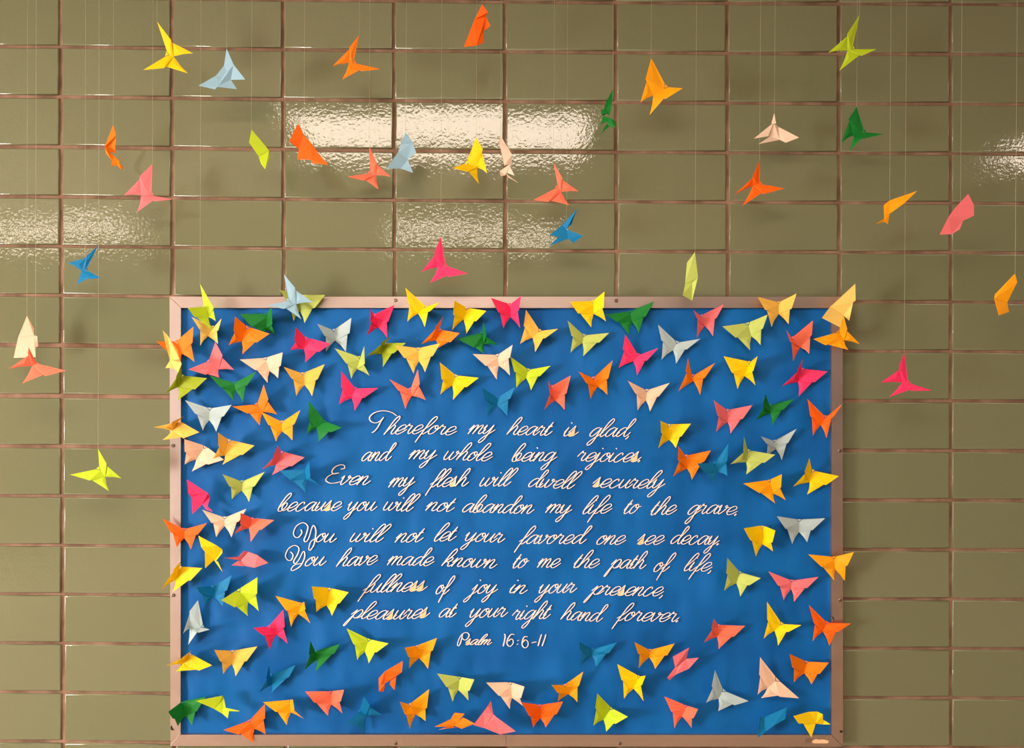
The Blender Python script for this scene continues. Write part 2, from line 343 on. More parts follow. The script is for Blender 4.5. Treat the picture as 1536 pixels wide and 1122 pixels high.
def ribbon(paths, fills, parent, label, seed, wpx=1.4, d0=.0185, close_dots=True):
    """paths in photo pixels -> one cut-out card word standing a little proud of the paper"""
    rn = random.Random(seed); v = []; f = []; tilt = rn.uniform(-.0008, .0012); ph = rn.uniform(0, 6)
    mats = []
    for path in paths:
        n = len(path); base = len(v); tiny = sum((path[i+1]-path[i]).length for i in range(n-1)) < 6.5
        for i, p in enumerate(path):
            t = (path[min(i+1, n-1)]-path[max(i-1, 0)]); L = t.length or 1; t = t/L
            down = abs(t.y)*(1 if t.y > -.2 else .55)
            w = wpx*((.62 if tiny else .30)+.30*down); 
            nn = Vector((-t.y, t.x))*w
            d = d0+tilt+.0010*math.sin(p.x*.05+ph)
            if i in (0, n-1) and n > 4: nn *= .7
            for q in (p+nn, p-nn):
                v.append(at(q.x, q.y, d)-BO)
            for q in (p-nn, p+nn):
                v.append(at(q.x, q.y, d-.0010)-BO)
        for i in range(n-1):
            for k in range(4):
                a = base+4*i+k; b = base+4*i+(k+1) % 4
                f.append((a, b, b+4, a+4)); mats.append(0)
        f.append((base+3, base+2, base+1, base)); f.append(tuple(base+4*(n-1)+k for k in range(4))); mats += [0, 0]
    for poly in fills:
        base = len(v); n = len(poly); d = d0+tilt+.0010*math.sin(poly[0].x*.05+ph)
        for q in poly: v.append(at(q.x, q.y, d+.0003)-BO)
        for q in poly: v.append(at(q.x, q.y, d-.0008)-BO)
        f.append(tuple(range(base, base+n))); mats.append(1)
        for i in range(n): f.append((base+i, base+(i+1) % n, base+n+(i+1) % n, base+n+i)); mats.append(1)
    o = mesh('cut_word', v, f, M_white, parent)
    o.data.materials.append(M_fill)
    for p, m_ in zip(o.data.polygons, mats): p.material_index = m_
    if label: o['label'] = label
    return o
def word(txt, x0, x1, b0, b1, sag=0, xh=13.6, pre=None, label=None, seed=0, slant=.48, wpx=1.4):
    paths, fills = [], []; cx = 0; core = []
    for ch in txt:
        w, st = G[ch]
        for s in st: core.append([Vector((cx+p.x+slant*p.y, p.y)) for p in crom(s)])
        if ch == 's':
            fills.append([Vector((cx+x+slant*y, y)) for x, y in ((.0,.1),(.08,.35),(.22,1.0),(.28,.7),(.44,.35),(.4,.08),(.25,-.02),(.1,.0))])
        cx += w
    xs = [p.x for s in core for p in s]; lo, hi = min(xs), max(xs); k = (x1-x0)/(hi-lo)
    def m(p):
        X = x0+(p.x-lo)*k; t = (X-x0)/(x1-x0)
        return Vector((X, b0+(b1-b0)*t+4*sag*t*(1-t)-p.y*xh))
    paths = [[m(p) for p in s] for s in core]; fills = [[m(p) for p in s] for s in fills]
    par = sh1 if (x0+x1)/2 < 744 else sh2
    if pre:
        paths += [crom([(q[0], q[1]) for q in s], 6) for s in pre]
    lab = label or ('cut-out cursive word "%s" in pale card' % txt.strip('.,'))
    ribbon(paths, fills, par, lab, seed, wpx)
tf = lambda ox, oy, s, L: [(ox+x/s, oy+y/s) for x, y in L]
T_ = [tf(540, 605, 6.98, [(385,130),(330,95),(250,78),(160,95),(103,140),(110,185),(160,205),(210,185),(248,145)]), tf(540, 605, 6.98, [(248,145),(215,195),(185,250),(150,292),(122,308)])]
E_ = [tf(480, 690, 5.796, [(180,80),(212,72),(210,48),(180,42),(130,62),(104,98),(118,122),(165,112)]), tf(480, 690, 5.796, [(165,112),(110,122),(62,150),(52,180),(85,200),(130,200),(180,188)])]
Y1 = [tf(410, 735, 6.68, [(275,395),(285,430),(250,475),(212,465),(203,420),(235,358),(300,328),(345,365),(330,440),(308,500),(325,520),(355,480),(385,380),(405,355),(425,400),(422,470),(405,550),(370,603),(355,588),(375,520),(430,480)])]
Y2 = [tf(410, 735, 6.68, [(170,618),(197,650),(180,700),(145,702),(122,660),(150,590),(210,556),(255,580),(245,640),(205,710),(218,738),(255,700),(290,630),(310,618),(312,680),(270,762),(200,806),(178,795),(215,750),(290,735)])]
P_ = [tf(670, 935, 9.6, [(228,148),(218,215),(195,290),(170,325),(155,300),(185,210),(235,148),(290,133),(322,168),(300,220),(255,240),(218,205)])]
word('herefore', 575.8, 685.4, 652, 653.5, -2, pre=T_, label='cut-out cursive word "Therefore" in pale card', seed=1)
WL = [('my',701.9,743.4,651,651,0),('heart',760,830.2,652,653.7,0),('is',846,868.2,654.4,654.4,0),('glad,',880.4,954,655,655,0),
('and',542.9,594.4,691.7,691,0),('my',613,655.8,688.8,688.8,0),('whole',665.8,739,689.8,691.7,0),('being',768.3,836,692,691.7,0),('rejoices.',866,962,691,692.5,1),
('my',582.7,622.9,731,729,0),('flesh',637.9,705.2,730.5,729.3,0),('will',719.8,777.1,729.7,728.8,0),('dwell',793.1,872.9,730.5,734,0),('securely',889.2,998,730.5,732.3,1),
('because',417.2,513.3,766.7,766,0),('you',515.5,566,766.1,766.1,0),('will',575.4,630,765.7,767.6,0),('not',638.2,683.9,766,768.2,0),('abandon',694,801.4,768.2,771,0),('my',818.3,858.3,769,771,0),('life',874.6,918.5,771,769.3,0),('to',936,962,771,769.3,0),('the',976.5,1015.6,772.8,771,0),('grave.',1027.5,1106.6,772.8,773.5,-2.5),
('will',525.3,586.7,813,813,0),('not',592.3,637,813.6,813,0),('let',651.7,686.6,812,810.6,0),('your',691,758,811.5,814.3,0),('favored',771.2,887.8,815.8,815.5,0),('one',895.3,939.3,816.7,816.7,0),('see',956.3,997.3,816.7,816.7,0),('decay.',1006.4,1079.3,815.8,817.5,0),
('have',504.3,566.9,850,846.5,0),('made',580.7,651.7,847.6,848.8,0),('known',662.2,746,849,853,0),('to',769.5,794,852.5,851,0),('me',805.9,841.4,851.5,851.5,0),('the',860.9,900,851.9,851.9,0),('path',905.9,971.3,852,853.6,0),('of',981,1013.8,857.7,856,0),('life,',1026.6,1068.8,856.3,857,0),
('fullness',536.7,641.2,889.4,886.3,0),('of',654.2,682.3,891,890.5,0),('joy',695.3,747,890.2,890.2,0),('in',765,791.6,889.6,891.5,0),('your',802,865.7,890.5,888.7,0),('presence,',875.4,996,891,893.8,1),
('pleasures',515,645.4,925.7,925.7,3.5),('at',659,686.4,926,926,0),('your',698.2,762.2,927,925,0),('right',768.2,827.5,929.7,928,0),('hand',840.8,911.9,929.4,933.7,0),('forever.',917.7,1018.9,930.6,933,0)]
word('ven', 511, 556, 727, 727.6, pre=E_, label='cut-out cursive word "Even" in pale card', seed=2)
word('ou', 474.4, 505, 812.8, 814, pre=Y1, label='cut-out cursive word "You" opening the fifth line', seed=3)
word('ou', 457.9, 490, 849, 848, pre=Y2, label='cut-out cursive word "You" opening the sixth line', seed=4)
word('salm', 698.5, 738.2, 967.3, 967.3, xh=8.2, pre=P_, label='small cut-out cursive word "Psalm" in pale card', seed=5, wpx=1.35)
for i, (t, x0, x1, b0, b1, sg) in enumerate(WL): word(t, x0, x1, b0, b1, sg, seed=10+i)
d96 = lambda *L: [Vector(p) for p in crom(tf(670, 935, 9.6, L), 5)]
ribbon([d96((830,152),(842,185),(828,270),(812,332)), d96((978,163),(930,158),(885,215),(868,290),(905,332),(950,300),(957,250),(930,225),(888,258)),
        d96((1026,244),(1030,252)), d96((1018,296),(1022,304)), d96((1168,193),(1120,195),(1090,255),(1090,320),(1130,354),(1170,320),(1167,262),(1130,238),(1097,275)),
        d96((1222,282),(1258,272),(1295,266)), d96((1367,158),(1340,240),(1315,328)), d96((1430,158),(1405,240),(1373,328))], [], sh2,
       'small cut-out chapter and verse numbers 16:6-11', 77, 1.5)

# ------------------------------------------------------------------ folded paper butterflies
CR = {'A': (0,0,3.84), 'B': (380,0,3.84), 'C': (760,0,3.84), 'D': (1136,0,3.84), 'E': (0,270,3.84), 'F': (380,230,3.84), 'G': (760,230,3.84), 'H': (1136,270,3.84),
 'I': (220,410,5.1), 'J': (460,430,5.1), 'K': (740,430,5.1), 'L': (1010,420,5.1), 'M': (220,590,5.1), 'N': (960,590,4.655), 'O': (220,760,5.1), 'P': (1030,760,5.1),
 'Q': (220,902,5.1), 'R': (460,902,5.1), 'S': (740,902,5.1), 'U': (1000,902,5.1), 'V': (0,560,5.1), 'W': (1236,500,5.1), 'X': (0,0,1)}
# (view, colour, UL, LL, UR, LR, T, B, left notch, right notch, extra depth mm)
PIN = [
('I','cream',(345,335),(410,552),(572,345),(545,540),(505,425),(468,480),(400,425),(548,435),0),
('I','orange',(75,520),(262,718),(358,408),(365,677),(235,540),(268,615),(150,590),(350,530),0),
('I','orange',(675,330),(627,550),(940,462),(732,618),(757,430),(728,520),(665,440),(845,528),20),
('I','green',(710,310),(905,455),(955,258),(988,475),(915,335),(910,430),(805,410),(962,390),0),
('I','palegreen',(1015,125),(1125,365),(1365,165),(1208,380),(1150,190),(1170,285),(1075,215),(1285,265),0),
('I','pink',(318,735),(555,798),(525,525),(668,738),(490,685),(548,735),(450,775),(580,628),6),
('I','hotpink',(1140,415),(1098,588),(1408,538),(1213,680),(1215,510),(1205,580),(1130,515),(1320,600),12),
('J','greyblue',(78,282),(148,495),(342,238),(300,498),(208,350),(218,412),(135,375),(328,355),0),
('I','peach',(712,660),(925,838),(1040,605),(1005,803),(915,668),(940,748),(830,740),(1025,708),0),
('I','gold',(1048,715),(1145,938),(1362,695),(1265,940),(1195,785),(1208,855),(1108,805),(1308,810),0),
('I','olive',(265,705),(142,922),(462,802),(240,970),(262,800),(243,870),(225,790),(370,888),4),
('I','green',(480,782),(668,978),(840,750),(735,985),(672,850),(680,895),(560,870),(770,855),14),
('I','orange',(655,1018),(865,1162),(895,852),(998,1080),(855,1015),(888,1060),(770,1072),(930,965),0),
('M','green',(1240,55),(1222,315),(1495,262),(1315,370),(1350,225),(1300,265),(1238,200),(1410,298),0),
('J','hotpink',(490,165),(460,375),(672,138),(615,390),(520,235),(545,310),(487,265),(625,265),0),
('J','yellow',(755,8),(770,268),(1018,118),(903,310),(900,165),(852,205),(778,125),(942,190),6),
('J','yellow',(1130,105),(1113,333),(1375,185),(1222,360),(1220,180),(1200,250),(1120,215),(1295,265),0),
('K','hotpink',(-20,85),(77,320),(213,70),(205,315),(130,155),(130,232),(38,195),(195,180),6),
('J','orange',(1045,228),(875,440),(1170,355),(1000,470),(1008,345),(990,410),(985,310),(1100,425),0),
('J','green',(1148,398),(1358,518),(1353,262),(1470,450),(1345,370),(1355,440),(1275,465),(1375,370),0),
('J','olive',(650,375),(460,530),(760,430),(583,615),(590,450),(575,515),(570,430),(665,510),0),
('J','gold',(672,447),(818,665),(1022,433),(905,655),(855,492),(858,570),(745,545),(965,530),14),
('J','palegreen',(213,470),(342,705),(440,455),(482,682),(405,560),(385,630),(300,585),(445,590),0),
('J','hotpink',(265,645),(247,900),(547,775),(368,948),(365,795),(345,852),(265,770),(440,850),0),
('J','coral',(633,708),(755,937),(850,632),(912,868),(795,800),(805,835),(700,795),(865,745),0),
('J','yellow',(1018,578),(1022,826),(1317,697),(1120,866),(1135,695),(1115,755),(1032,708),(1225,768),0),
('K','blue',(-88,770),(-43,985),(165,768),(105,990),(30,862),(28,912),(-60,865),(130,855),0),
('K','gold',(250,175),(205,438),(495,322),(320,500),(345,350),(300,390),(232,300),(395,395),0),
('K','yellow',(585,115),(750,312),(850,38),(862,265),(765,130),(768,208),(648,205),(845,160),6),
('K','palegreen',(568,258),(590,507),(887,353),(688,533),(690,385),(682,430),(597,375),(810,428),0),
('K','green',(862,212),(1040,372),(1232,112),(1112,357),(1048,205),(1060,268),(945,270),(1165,228),4),
('K','hotpink',(1010,365),(960,622),(1262,470),(1100,678),(1100,535),(1072,570),(990,480),(1175,565),0),
('K','greyblue',(1260,290),(1288,558),(1584,399),(1398,590),(1400,440),(1375,485),(1285,410),(1480,480),0),
('K','peach',(-158,515),(27,712),(147,445),(127,680),(35,540),(42,605),(-60,605),(128,540),8),
('K','lime',(130,535),(175,775),(438,605),(288,795),(265,650),(252,700),(160,650),(355,685),0),
('K','coral',(420,718),(387,945),(592,680),(545,943),(450,785),(470,870),(430,810),(560,815),0),
('K','orange',(652,648),(745,860),(912,565),(872,828),(770,715),(798,765),(710,738),(880,700),0),
('K','peach',(1028,720),(1103,948),(1350,735),(1198,955),(1172,810),(1168,870),(1085,815),(1265,840),0),
('N','yellow',(143,192),(128,382),(355,212),(250,382),(200,240),(203,325),(148,275),(290,300),0),
('L','orange',(112,598),(38,853),(318,635),(205,880),(145,745),(155,772),(95,700),(240,750),0),
('L','pink',(155,230),(180,447),(390,183),(303,430),(215,290),(240,352),(178,290),(330,290),0),
('L','gold',(645,130),(752,360),(943,103),(882,338),(808,190),(805,260),(702,228),(905,220),6),
('L','palegreen',(375,355),(587,537),(722,265),(667,498),(575,350),(597,430),(475,440),(685,370),12),
('L','amber',(1072,452),(1340,535),(1302,270),(1427,490),(1275,410),(1305,460),(1165,500),(1330,375),20),
('L','coral',(865,383),(918,625),(1067,310),(1040,565),(920,460),(972,515),(893,470),(1060,420),0),
('L','yellow',(385,583),(492,835),(645,583),(628,806),(580,650),(545,735),(448,710),(612,695),0),
('L','hotpink',(990,608),(832,812),(1180,700),(960,890),(975,700),(955,780),(950,690),(1080,782),0),
('N','green',(877,0),(808,190),(1078,38),(925,225),(905,95),(910,140),(858,85),(1000,115),0),
('N','pink',(515,48),(532,270),(785,82),(632,280),(610,135),(612,200),(540,155),(718,178),0),
('N','deeporange',(1170,40),(1208,297),(1412,75),(1302,312),(1290,180),(1262,220),(1190,160),(1350,165),6),
('N','greyblue',(843,300),(885,440),(1093,248),(990,467),(940,345),(950,390),(882,350),(1035,345),0),
('N','palegreen',(727,303),(632,495),(945,428),(742,567),(750,415),(742,480),(722,400),(870,485),26),
('N','orange',(268,370),(232,582),(495,398),(362,603),(320,455),(328,525),(265,465),(450,475),0),
('N','blue',(400,490),(522,625),(617,350),(610,575),(525,500),(545,550),(450,555),(610,470),14),
('N','amber',(722,630),(945,770),(990,565),(1018,747),(910,625),(930,700),(832,695),(985,655),0),
('N','yellow',(1183,452),(1070,650),(1390,578),(1168,706),(1197,555),(1185,620),(1150,550),(1300,640),0),
('N','greyblue',(955,858),(1063,1052),(1293,872),(1167,1040),(1110,900),(1110,968),(1015,945),(1205,955),0),
('N','yellow',(725,943),(810,1140),(945,958),(930,1105),(855,950),(855,1055),(770,1025),(925,1040),0),
('M','greyblue',(293,52),(430,285),(650,88),(532,293),(482,135),(478,205),(370,155),(590,175),0),
('M','gold',(278,178),(52,260),(403,298),(120,357),(235,225),(195,285),(190,220),(280,345),8),
('M','amber',(875,140),(990,368),(1175,128),(1115,360),(1035,235),(1035,290),(930,240),(1130,235),16),
('M','peach',(288,350),(290,545),(590,508),(345,598),(435,425),(380,505),(290,445),(470,545),0),
('M','gold',(545,300),(508,500),(825,400),(580,545),(620,380),(600,475),(548,400),(735,470),14),
('M','pink',(1003,400),(882,582),(1208,490),(958,625),(1020,465),(988,545),(965,485),(1110,558),0),
('M','blue',(1010,590),(1215,758),(1243,520),(1325,705),(1210,600),(1225,660),(1095,660),(1252,640),12),
('M','palegreen',(580,618),(652,812),(903,600),(783,832),(728,690),(728,745),(632,712),(825,712),0),
('M','peach',(425,890),(532,1100),(762,883),(648,1102),(597,965),(597,1015),(495,990),(705,980),6),
('M','coral',(718,915),(670,1073),(975,970),(795,1137),(800,970),(782,1030),(715,1000),(875,1045),16),
('M','deeporange',(123,958),(230,1178),(460,993),(338,1193),(288,1055),(288,1108),(185,1065),(390,1080),6),
('O','yellow',(260,418),(110,632),(425,470),(197,655),(248,480),(225,560),(205,480),(335,565),6),
('O','blue',(378,615),(445,755),(650,525),(580,765),(505,625),(515,690),(410,665),(615,640),0),
('O','lime',(570,715),(775,838),(847,540),(857,800),(715,655),(775,730),(672,770),(845,665),12),
('O','greyblue',(392,715),(278,972),(482,940),(318,1055),(412,925),(330,930),(328,800),(395,965),0),
('O','amber',(985,683),(1105,917),(1205,728),(1252,893),(1180,755),(1160,820),(1065,795),(1215,785),6),
('O','yellow',(1263,610),(1298,805),(1545,655),(1417,835),(1395,650),(1375,755),(1280,705),(1475,740),0),
('O','hotpink',(817,928),(940,1097),(1045,788),(1078,1047),(945,930),(988,980),(890,985),(1055,920),0),
('Q','yellow',(342,378),(150,492),(500,490),(220,535),(315,415),(270,480),(270,430),(400,530),6),
('Q','gold',(517,372),(585,558),(847,345),(680,573),(655,400),(652,480),(563,460),(765,457),0),
('Q','green',(1253,303),(1208,525),(1478,328),(1290,540),(1290,395),(1300,450),(1240,405),(1435,400),0),
('Q','blue',(935,488),(860,697),(1138,488),(955,697),(945,580),(955,640),(915,590),(1090,580),0),
('Q','green',(165,845),(238,955),(450,730),(345,950),(275,790),(295,875),(200,900),(385,840),4),
('Q','deeporange',(588,985),(812,1080),(905,785),(910,1018),(795,925),(825,975),(700,1018),(905,895),0),
('Q','amber',(890,772),(1072,947),(1118,752),(1200,897),(1095,775),(1103,850),(985,845),(1130,830),14),
('Q','coral',(1213,690),(1387,877),(1510,677),(1497,857),(1410,710),(1412,790),(1280,775),(1485,765),0),
('R','lime',(305,207),(387,450),(627,322),(475,475),(470,310),(445,385),(355,325),(535,390),0),
('R','amber',(750,355),(783,515),(997,280),(928,518),(845,360),(858,435),(778,425),(965,375),0),
('R','blue',(310,935),(443,1010),(437,727),(580,870),(415,845),(455,880),(375,955),(482,795),0),
('R','amber',(713,768),(790,977),(937,672),(910,917),(795,805),(832,865),(750,865),(920,815),0),
('R','palegreen',(997,552),(1117,770),(1283,598),(1238,760),(1170,600),(1160,680),(1068,655),(1245,685),0),
('S','peach',(-55,622),(127,825),(238,653),(225,800),(135,645),(142,740),(40,722),(212,740),0),
('S','deeporange',(218,773),(305,965),(533,767),(400,965),(357,815),(360,895),(272,875),(485,862),16),
('S','amber',(445,640),(495,765),(688,538),(643,772),(550,655),(573,710),(490,700),(655,645),0),
('S','blue',(660,310),(668,490),(945,315),(785,503),(757,375),(755,415),(663,370),(885,395),0),
('S','amber',(1080,312),(1113,510),(1387,323),(1238,518),(1195,385),(1192,428),(1108,402),(1330,413),0),
('S','yellow',(948,480),(1000,745),(1165,568),(1150,765),(1110,595),(1072,668),(980,600),(1138,640),0),
('S','lime',(795,705),(765,952),(1030,883),(863,997),(890,835),(843,905),(780,815),(935,938),0),
('U','coral',(-18,728),(60,973),(240,825),(190,970),(145,815),(118,880),(35,845),(205,895),0),
('U','coral',(360,132),(283,317),(600,188),(397,365),(390,200),(385,272),(345,205),(515,270),0),
('U','yellow',(768,3),(743,285),(1030,182),(853,338),(870,185),(825,225),(770,140),(930,235),0),
('U','deeporange',(1088,28),(1117,305),(1408,170),(1245,340),(1220,178),(1195,230),(1125,165),(1310,235),6),
('U','orange',(940,402),(973,620),(1240,470),(1108,635),(1065,480),(1052,550),(962,505),(1172,555),0),
('U','greyblue',(370,525),(302,775),(628,763),(395,840),(425,695),(397,745),(345,650),(520,795),0),
('U','peach',(715,427),(697,713),(1013,742),(723,740),(832,612),(770,665),(708,560),(865,730),0),
('P','palegreen',(312,392),(288,642),(567,547),(410,687),(402,520),(380,585),(303,510),(478,603),0),
('P','pink',(625,495),(742,715),(1010,537),(822,727),(803,580),(800,630),(700,605),(922,622),0),
('P','amber',(930,365),(1130,567),(1280,347),(1210,570),(1130,405),(1135,480),(1030,460),(1230,450),6),
]
# butterflies seen edge-on or from behind: facets traced one by one
PIN_F = [
('I','cream',[[(122,435),(160,475),(235,590),(252,658),(215,662),(178,665),(150,570)],[(180,663),(252,660),(268,690),(240,760),(215,735),(200,680)],[(180,663),(205,690),(215,735),(180,722),(142,725)]],46),
('L','cream',[[(1392,28),(1395,155),(1375,172),(1300,270),(1200,205)],[(1200,205),(1300,270),(1137,290)],[(1137,290),(1300,270),(1278,362)],[(1375,172),(1345,312),(1300,270)]],34),
('M','hotpink',[[(307,660),(470,765),(425,848),(345,800),(318,765)],[(345,800),(425,848),(350,925)],[(470,765),(485,790),(465,865),(425,848)],[(425,848),(465,865),(505,905),(455,890)]],4),
('O','yellow',[[(395,222),(540,300),(578,328),(515,408),(445,345),(418,310)],[(445,345),(515,408),(448,470)],[(578,328),(578,355),(530,415),(515,408)],[(515,408),(545,422),(580,500),(530,430)]],4),
('O','pink',[[(930,430),(825,467),(735,450),(720,410),(775,345),(845,370)],[(595,392),(700,385),(745,340),(775,345),(740,400),(715,412)],[(648,448),(700,415),(735,420),(740,455)]],4),
('Q','lime',[[(375,762),(580,722),(555,780),(510,820)],[(580,722),(590,740),(605,815),(582,862),(510,820),(555,780)],[(605,815),(712,838),(700,845),(630,840)],[(582,862),(605,815),(630,840),(620,895)]],16),
('R','deeporange',[[(735,457),(728,540),(645,605),(600,625),(600,535)],[(600,535),(600,625),(553,680),(550,590)],[(645,605),(685,575),(672,680),(635,635)],[(553,640),(600,625),(590,690),(556,690)]],4),
('R','orange',[[(1100,905),(1130,853),(1208,860),(1150,930)],[(1195,888),(1285,935),(1185,975),(1125,950),(1150,925)],[(978,960),(1100,903),(1150,928),(1120,958)],[(1008,982),(1090,955),(1150,965),(1070,972)]],4),
('R','pink',[[(1410,763),(1425,860),(1360,970),(1350,850),(1385,800)],[(1350,850),(1360,970),(1275,947)],[(1425,860),(1450,885),(1600,995),(1480,1018),(1360,970)],[(1335,965),(1370,950),(1380,972)]],14),
('U','pink',[[(172,355),(150,440),(90,490),(65,505),(48,425)],[(90,490),(150,440),(245,432),(170,515),(70,560)],[(5,585),(65,505),(90,490),(70,560),(22,605)]],4),
('U','blue',[[(740,890),(917,812),(908,900),(820,950),(760,995)],[(740,890),(760,995),(697,1045),(715,900)],[(712,875),(722,895),(708,960),(700,1030)]],4),
('U','yellow',[[(970,878),(1090,845),(1150,843),(1140,935),(1010,935)],[(1045,935),(1140,935),(1107,1043)],[(1150,843),(1195,865),(1195,942),(1140,935)],[(1195,905),(1255,942),(1195,942)]],4),
]
# hanging on threads: + distance from the wall (mm) and thread position (px)
HANG = [
('I','lime',(313,265),(505,440),(408,80),(528,365),(445,272),(470,335),(365,335),(515,265),52,309),
('I','skyblue',(918,245),(1182,350),(1050,8),(1272,222),(1100,215),(1145,235),(1050,272),(1135,110),60,424),
('A','yellow',(825,403),(1082,422),(905,125),(1112,307),(975,318),(1000,325),(945,392),(985,230),110,240),
('X','pink',(228.5,246),(186,293),(258,299),(205.5,318.5),(224,293),(212,293),(209,265),(232,302),90,218),
('E','blue',(565,378),(392,478),(583,565),(440,602),(490,520),(470,525),(500,435),(520,570),100,128.5),
('E','coral',(165,965),(50,1088),(380,1098),(128,1172),(205,1060),(185,1070),(160,1000),(260,1130),150,51),
('B','orange',(610,202),(457,380),(735,398),(512,458),(570,362),(552,362),(555,270),(622,410),110,530),
('B','coral',(543,1018),(723,1092),(668,843),(792,1018),(680,1000),(705,1010),(635,1040),(710,935),60,553),
('B','yellow',(1145,968),(1300,1060),(1283,790),(1347,998),(1240,945),(1290,965),(1228,988),(1322,860),90,714),
('C','amber',(832,333),(770,590),(1015,508),(823,663),(905,512),(845,550),(800,455),(915,570),120,988),
('G','coral',(155,268),(360,298),(270,55),(413,218),(300,200),(315,222),(240,280),(320,140),90,836),
('G','deeporange',(1457,42),(1310,240),(1601,202),(1358,302),(1450,178),(1420,185),(1415,135),(1478,235),100,1134.5),
('D','lime',(590,83),(408,303),(686,283),(472,408),(540,285),(520,290),(518,195),(600,322),120,1288),
('D','green',(572,615),(482,823),(728,772),(530,868),(605,765),(555,780),(525,685),(610,800),95,1288),
('W','hotpink',(613,147),(433,378),(830,438),(500,487),(635,378),(600,375),(572,265),(668,440),110,1355),
('F','hotpink',(1080,480),(968,683),(1235,692),(1018,745),(1098,648),(1065,655),(1042,575),(1125,712),100,662.5),
('V','lime',(535,775),(833,900),(750,578),(928,803),(770,742),(805,792),(685,820),(815,690),110,147),
]
HANG_F = [
('A','skyblue',[[(1305,280),(1345,372),(1290,378)],[(1290,378),(1345,372),(1330,460),(1252,500),(1245,435),(1285,410)],[(1345,372),(1412,458),(1330,460)],[(1245,435),(1143,493),(1238,515),(1252,500)],[(1252,500),(1330,460),(1365,513)]],110,338),
('A','orange',[[(652,718),(668,780),(625,840),(603,845)],[(668,780),(662,882),(630,876),(625,840)],[(603,845),(625,840),(630,876),(660,900),(645,925),(612,885)],[(660,900),(690,930),(672,955),(640,952),(645,925)],[(680,925),(712,968),(700,975),(670,952)]],60,170),
('B','lime',[[(-11,745),(90,865),(30,900),(-25,820)],[(30,900),(90,865),(92,910),(68,975),(45,945)]],110,392),
('E','peach',[[(155,782),(195,855),(195,895),(105,905)],[(105,905),(195,895),(205,1020),(78,1025)],[(195,895),(215,900),(220,960),(202,965)]],50,40),
('B','deeporange',[[(1318,25),(1352,70),(1340,95),(1275,110)],[(1275,110),(1340,95),(1325,180),(1285,262),(1213,270)],[(1340,95),(1366,150),(1325,180)],[(1325,180),(1330,245),(1285,262)]],130,721),
('B','deeporange',[[(258,712),(292,778),(222,780)],[(222,780),(292,778),(330,820),(262,860),(208,815)],[(262,860),(330,820),(358,860),(340,920),(255,918)],[(358,860),(430,950),(332,938),(340,920)]],120,456),
('B','skyblue',[[(878,762),(918,820),(850,825)],[(850,825),(918,820),(938,880),(890,920),(832,880)],[(832,880),(890,920),(850,970),(765,972)],[(890,920),(920,995),(850,970)]],100,606),
('B','white',[[(1423,780),(1490,890),(1490,940),(1445,955),(1415,820)],[(1490,935),(1420,985),(1425,1015),(1450,1010),(1480,960)],[(1455,1000),(1525,1052),(1470,1022)],[(1478,960),(1505,1012),(1462,995)]],90,757),
('C','green',[[(612,515),(608,590),(592,668),(558,640),(575,580)],[(545,625),(580,648),(560,668),(545,660)],[(555,668),(600,680),(632,705),(625,735),(590,725),(575,700),(540,718)],[(590,728),(545,768),(560,735),(580,715)]],80,912),
('G','blue',[[(405,320),(375,405),(345,438),(318,415)],[(318,415),(345,438),(300,480),(248,470)],[(300,480),(345,438),(355,492),(245,532)],[(345,438),(440,475),(385,517),(355,492)]],90,850),
('G','palegreen',[[(1085,568),(1102,712),(1070,745),(1028,750),(1038,630)],[(1028,750),(1070,745),(1102,712),(1068,850),(1014,818)]],110,1036.5),
('D','white',[[(98,650),(108,712),(80,712)],[(95,705),(75,785),(60,785),(-20,798)],[(95,705),(120,730),(128,805),(5,830),(75,785)],[(120,730),(240,792),(165,822),(128,805)]],70,1159.5),
('H','amber',[[(922,62),(845,135),(762,195),(762,118)],[(762,118),(762,195),(730,195),(728,145)],[(730,195),(762,195),(752,255),(730,240)],[(735,220),(683,252),(730,242)]],120,1337),
('H','pink',[[(1215,80),(1248,145),(1170,155),(1140,160)],[(1140,160),(1170,155),(1248,145),(1248,205),(1185,235),(1100,215)],[(1100,215),(1185,235),(1165,285),(1120,312),(1050,315)]],120,1438.6),
('H','amber',[[(1485,538),(1497,590),(1440,705),(1365,685),(1368,660)],[(1365,685),(1440,705),(1450,760),(1392,780)]],120,1507.6),
]
def paper_poly(name, pts3, m, root, th=.0005):
    n = len(pts3); o0 = root.location
    nrm = Vector()
    for i in range(n):
        a, b = pts3[i], pts3[(i+1) % n]
        nrm += Vector(((a.y-b.y)*(a.z+b.z), (a.z-b.z)*(a.x+b.x), (a.x-b.x)*(a.y+b.y)))
    if nrm.length == 0: nrm = Vector((0, -1, 0))
    nrm.normalize()
    if nrm.y > 0: nrm = -nrm; pts3 = pts3[::-1]
    fr = [p-o0 for p in pts3]; bk = [p-nrm*th for p in fr]
    fs = [tuple(range(n)), tuple(range(2*n-1, n-1, -1))]+[((i+1) % n, i, n+i, n+(i+1) % n) for i in range(n)]
    return mesh(name, fr+bk, fs, m, root)
def thread(root, anchor):
    t = .00028; z1 = CEIL-anchor.z; a = anchor-root.location
    v = [(a.x+t*math.cos(q), a.y+t*math.sin(q), a.z+h) for h in (0, z1) for q in (0, 2.1, 4.2)]
    return mesh('thread', v, [(0, 1, 4, 3), (1, 2, 5, 4), (2, 0, 3, 5)], M_thread, root)
REC = []
def lift(d, L): return math.sqrt(max(L*L-d*d, 7*7))
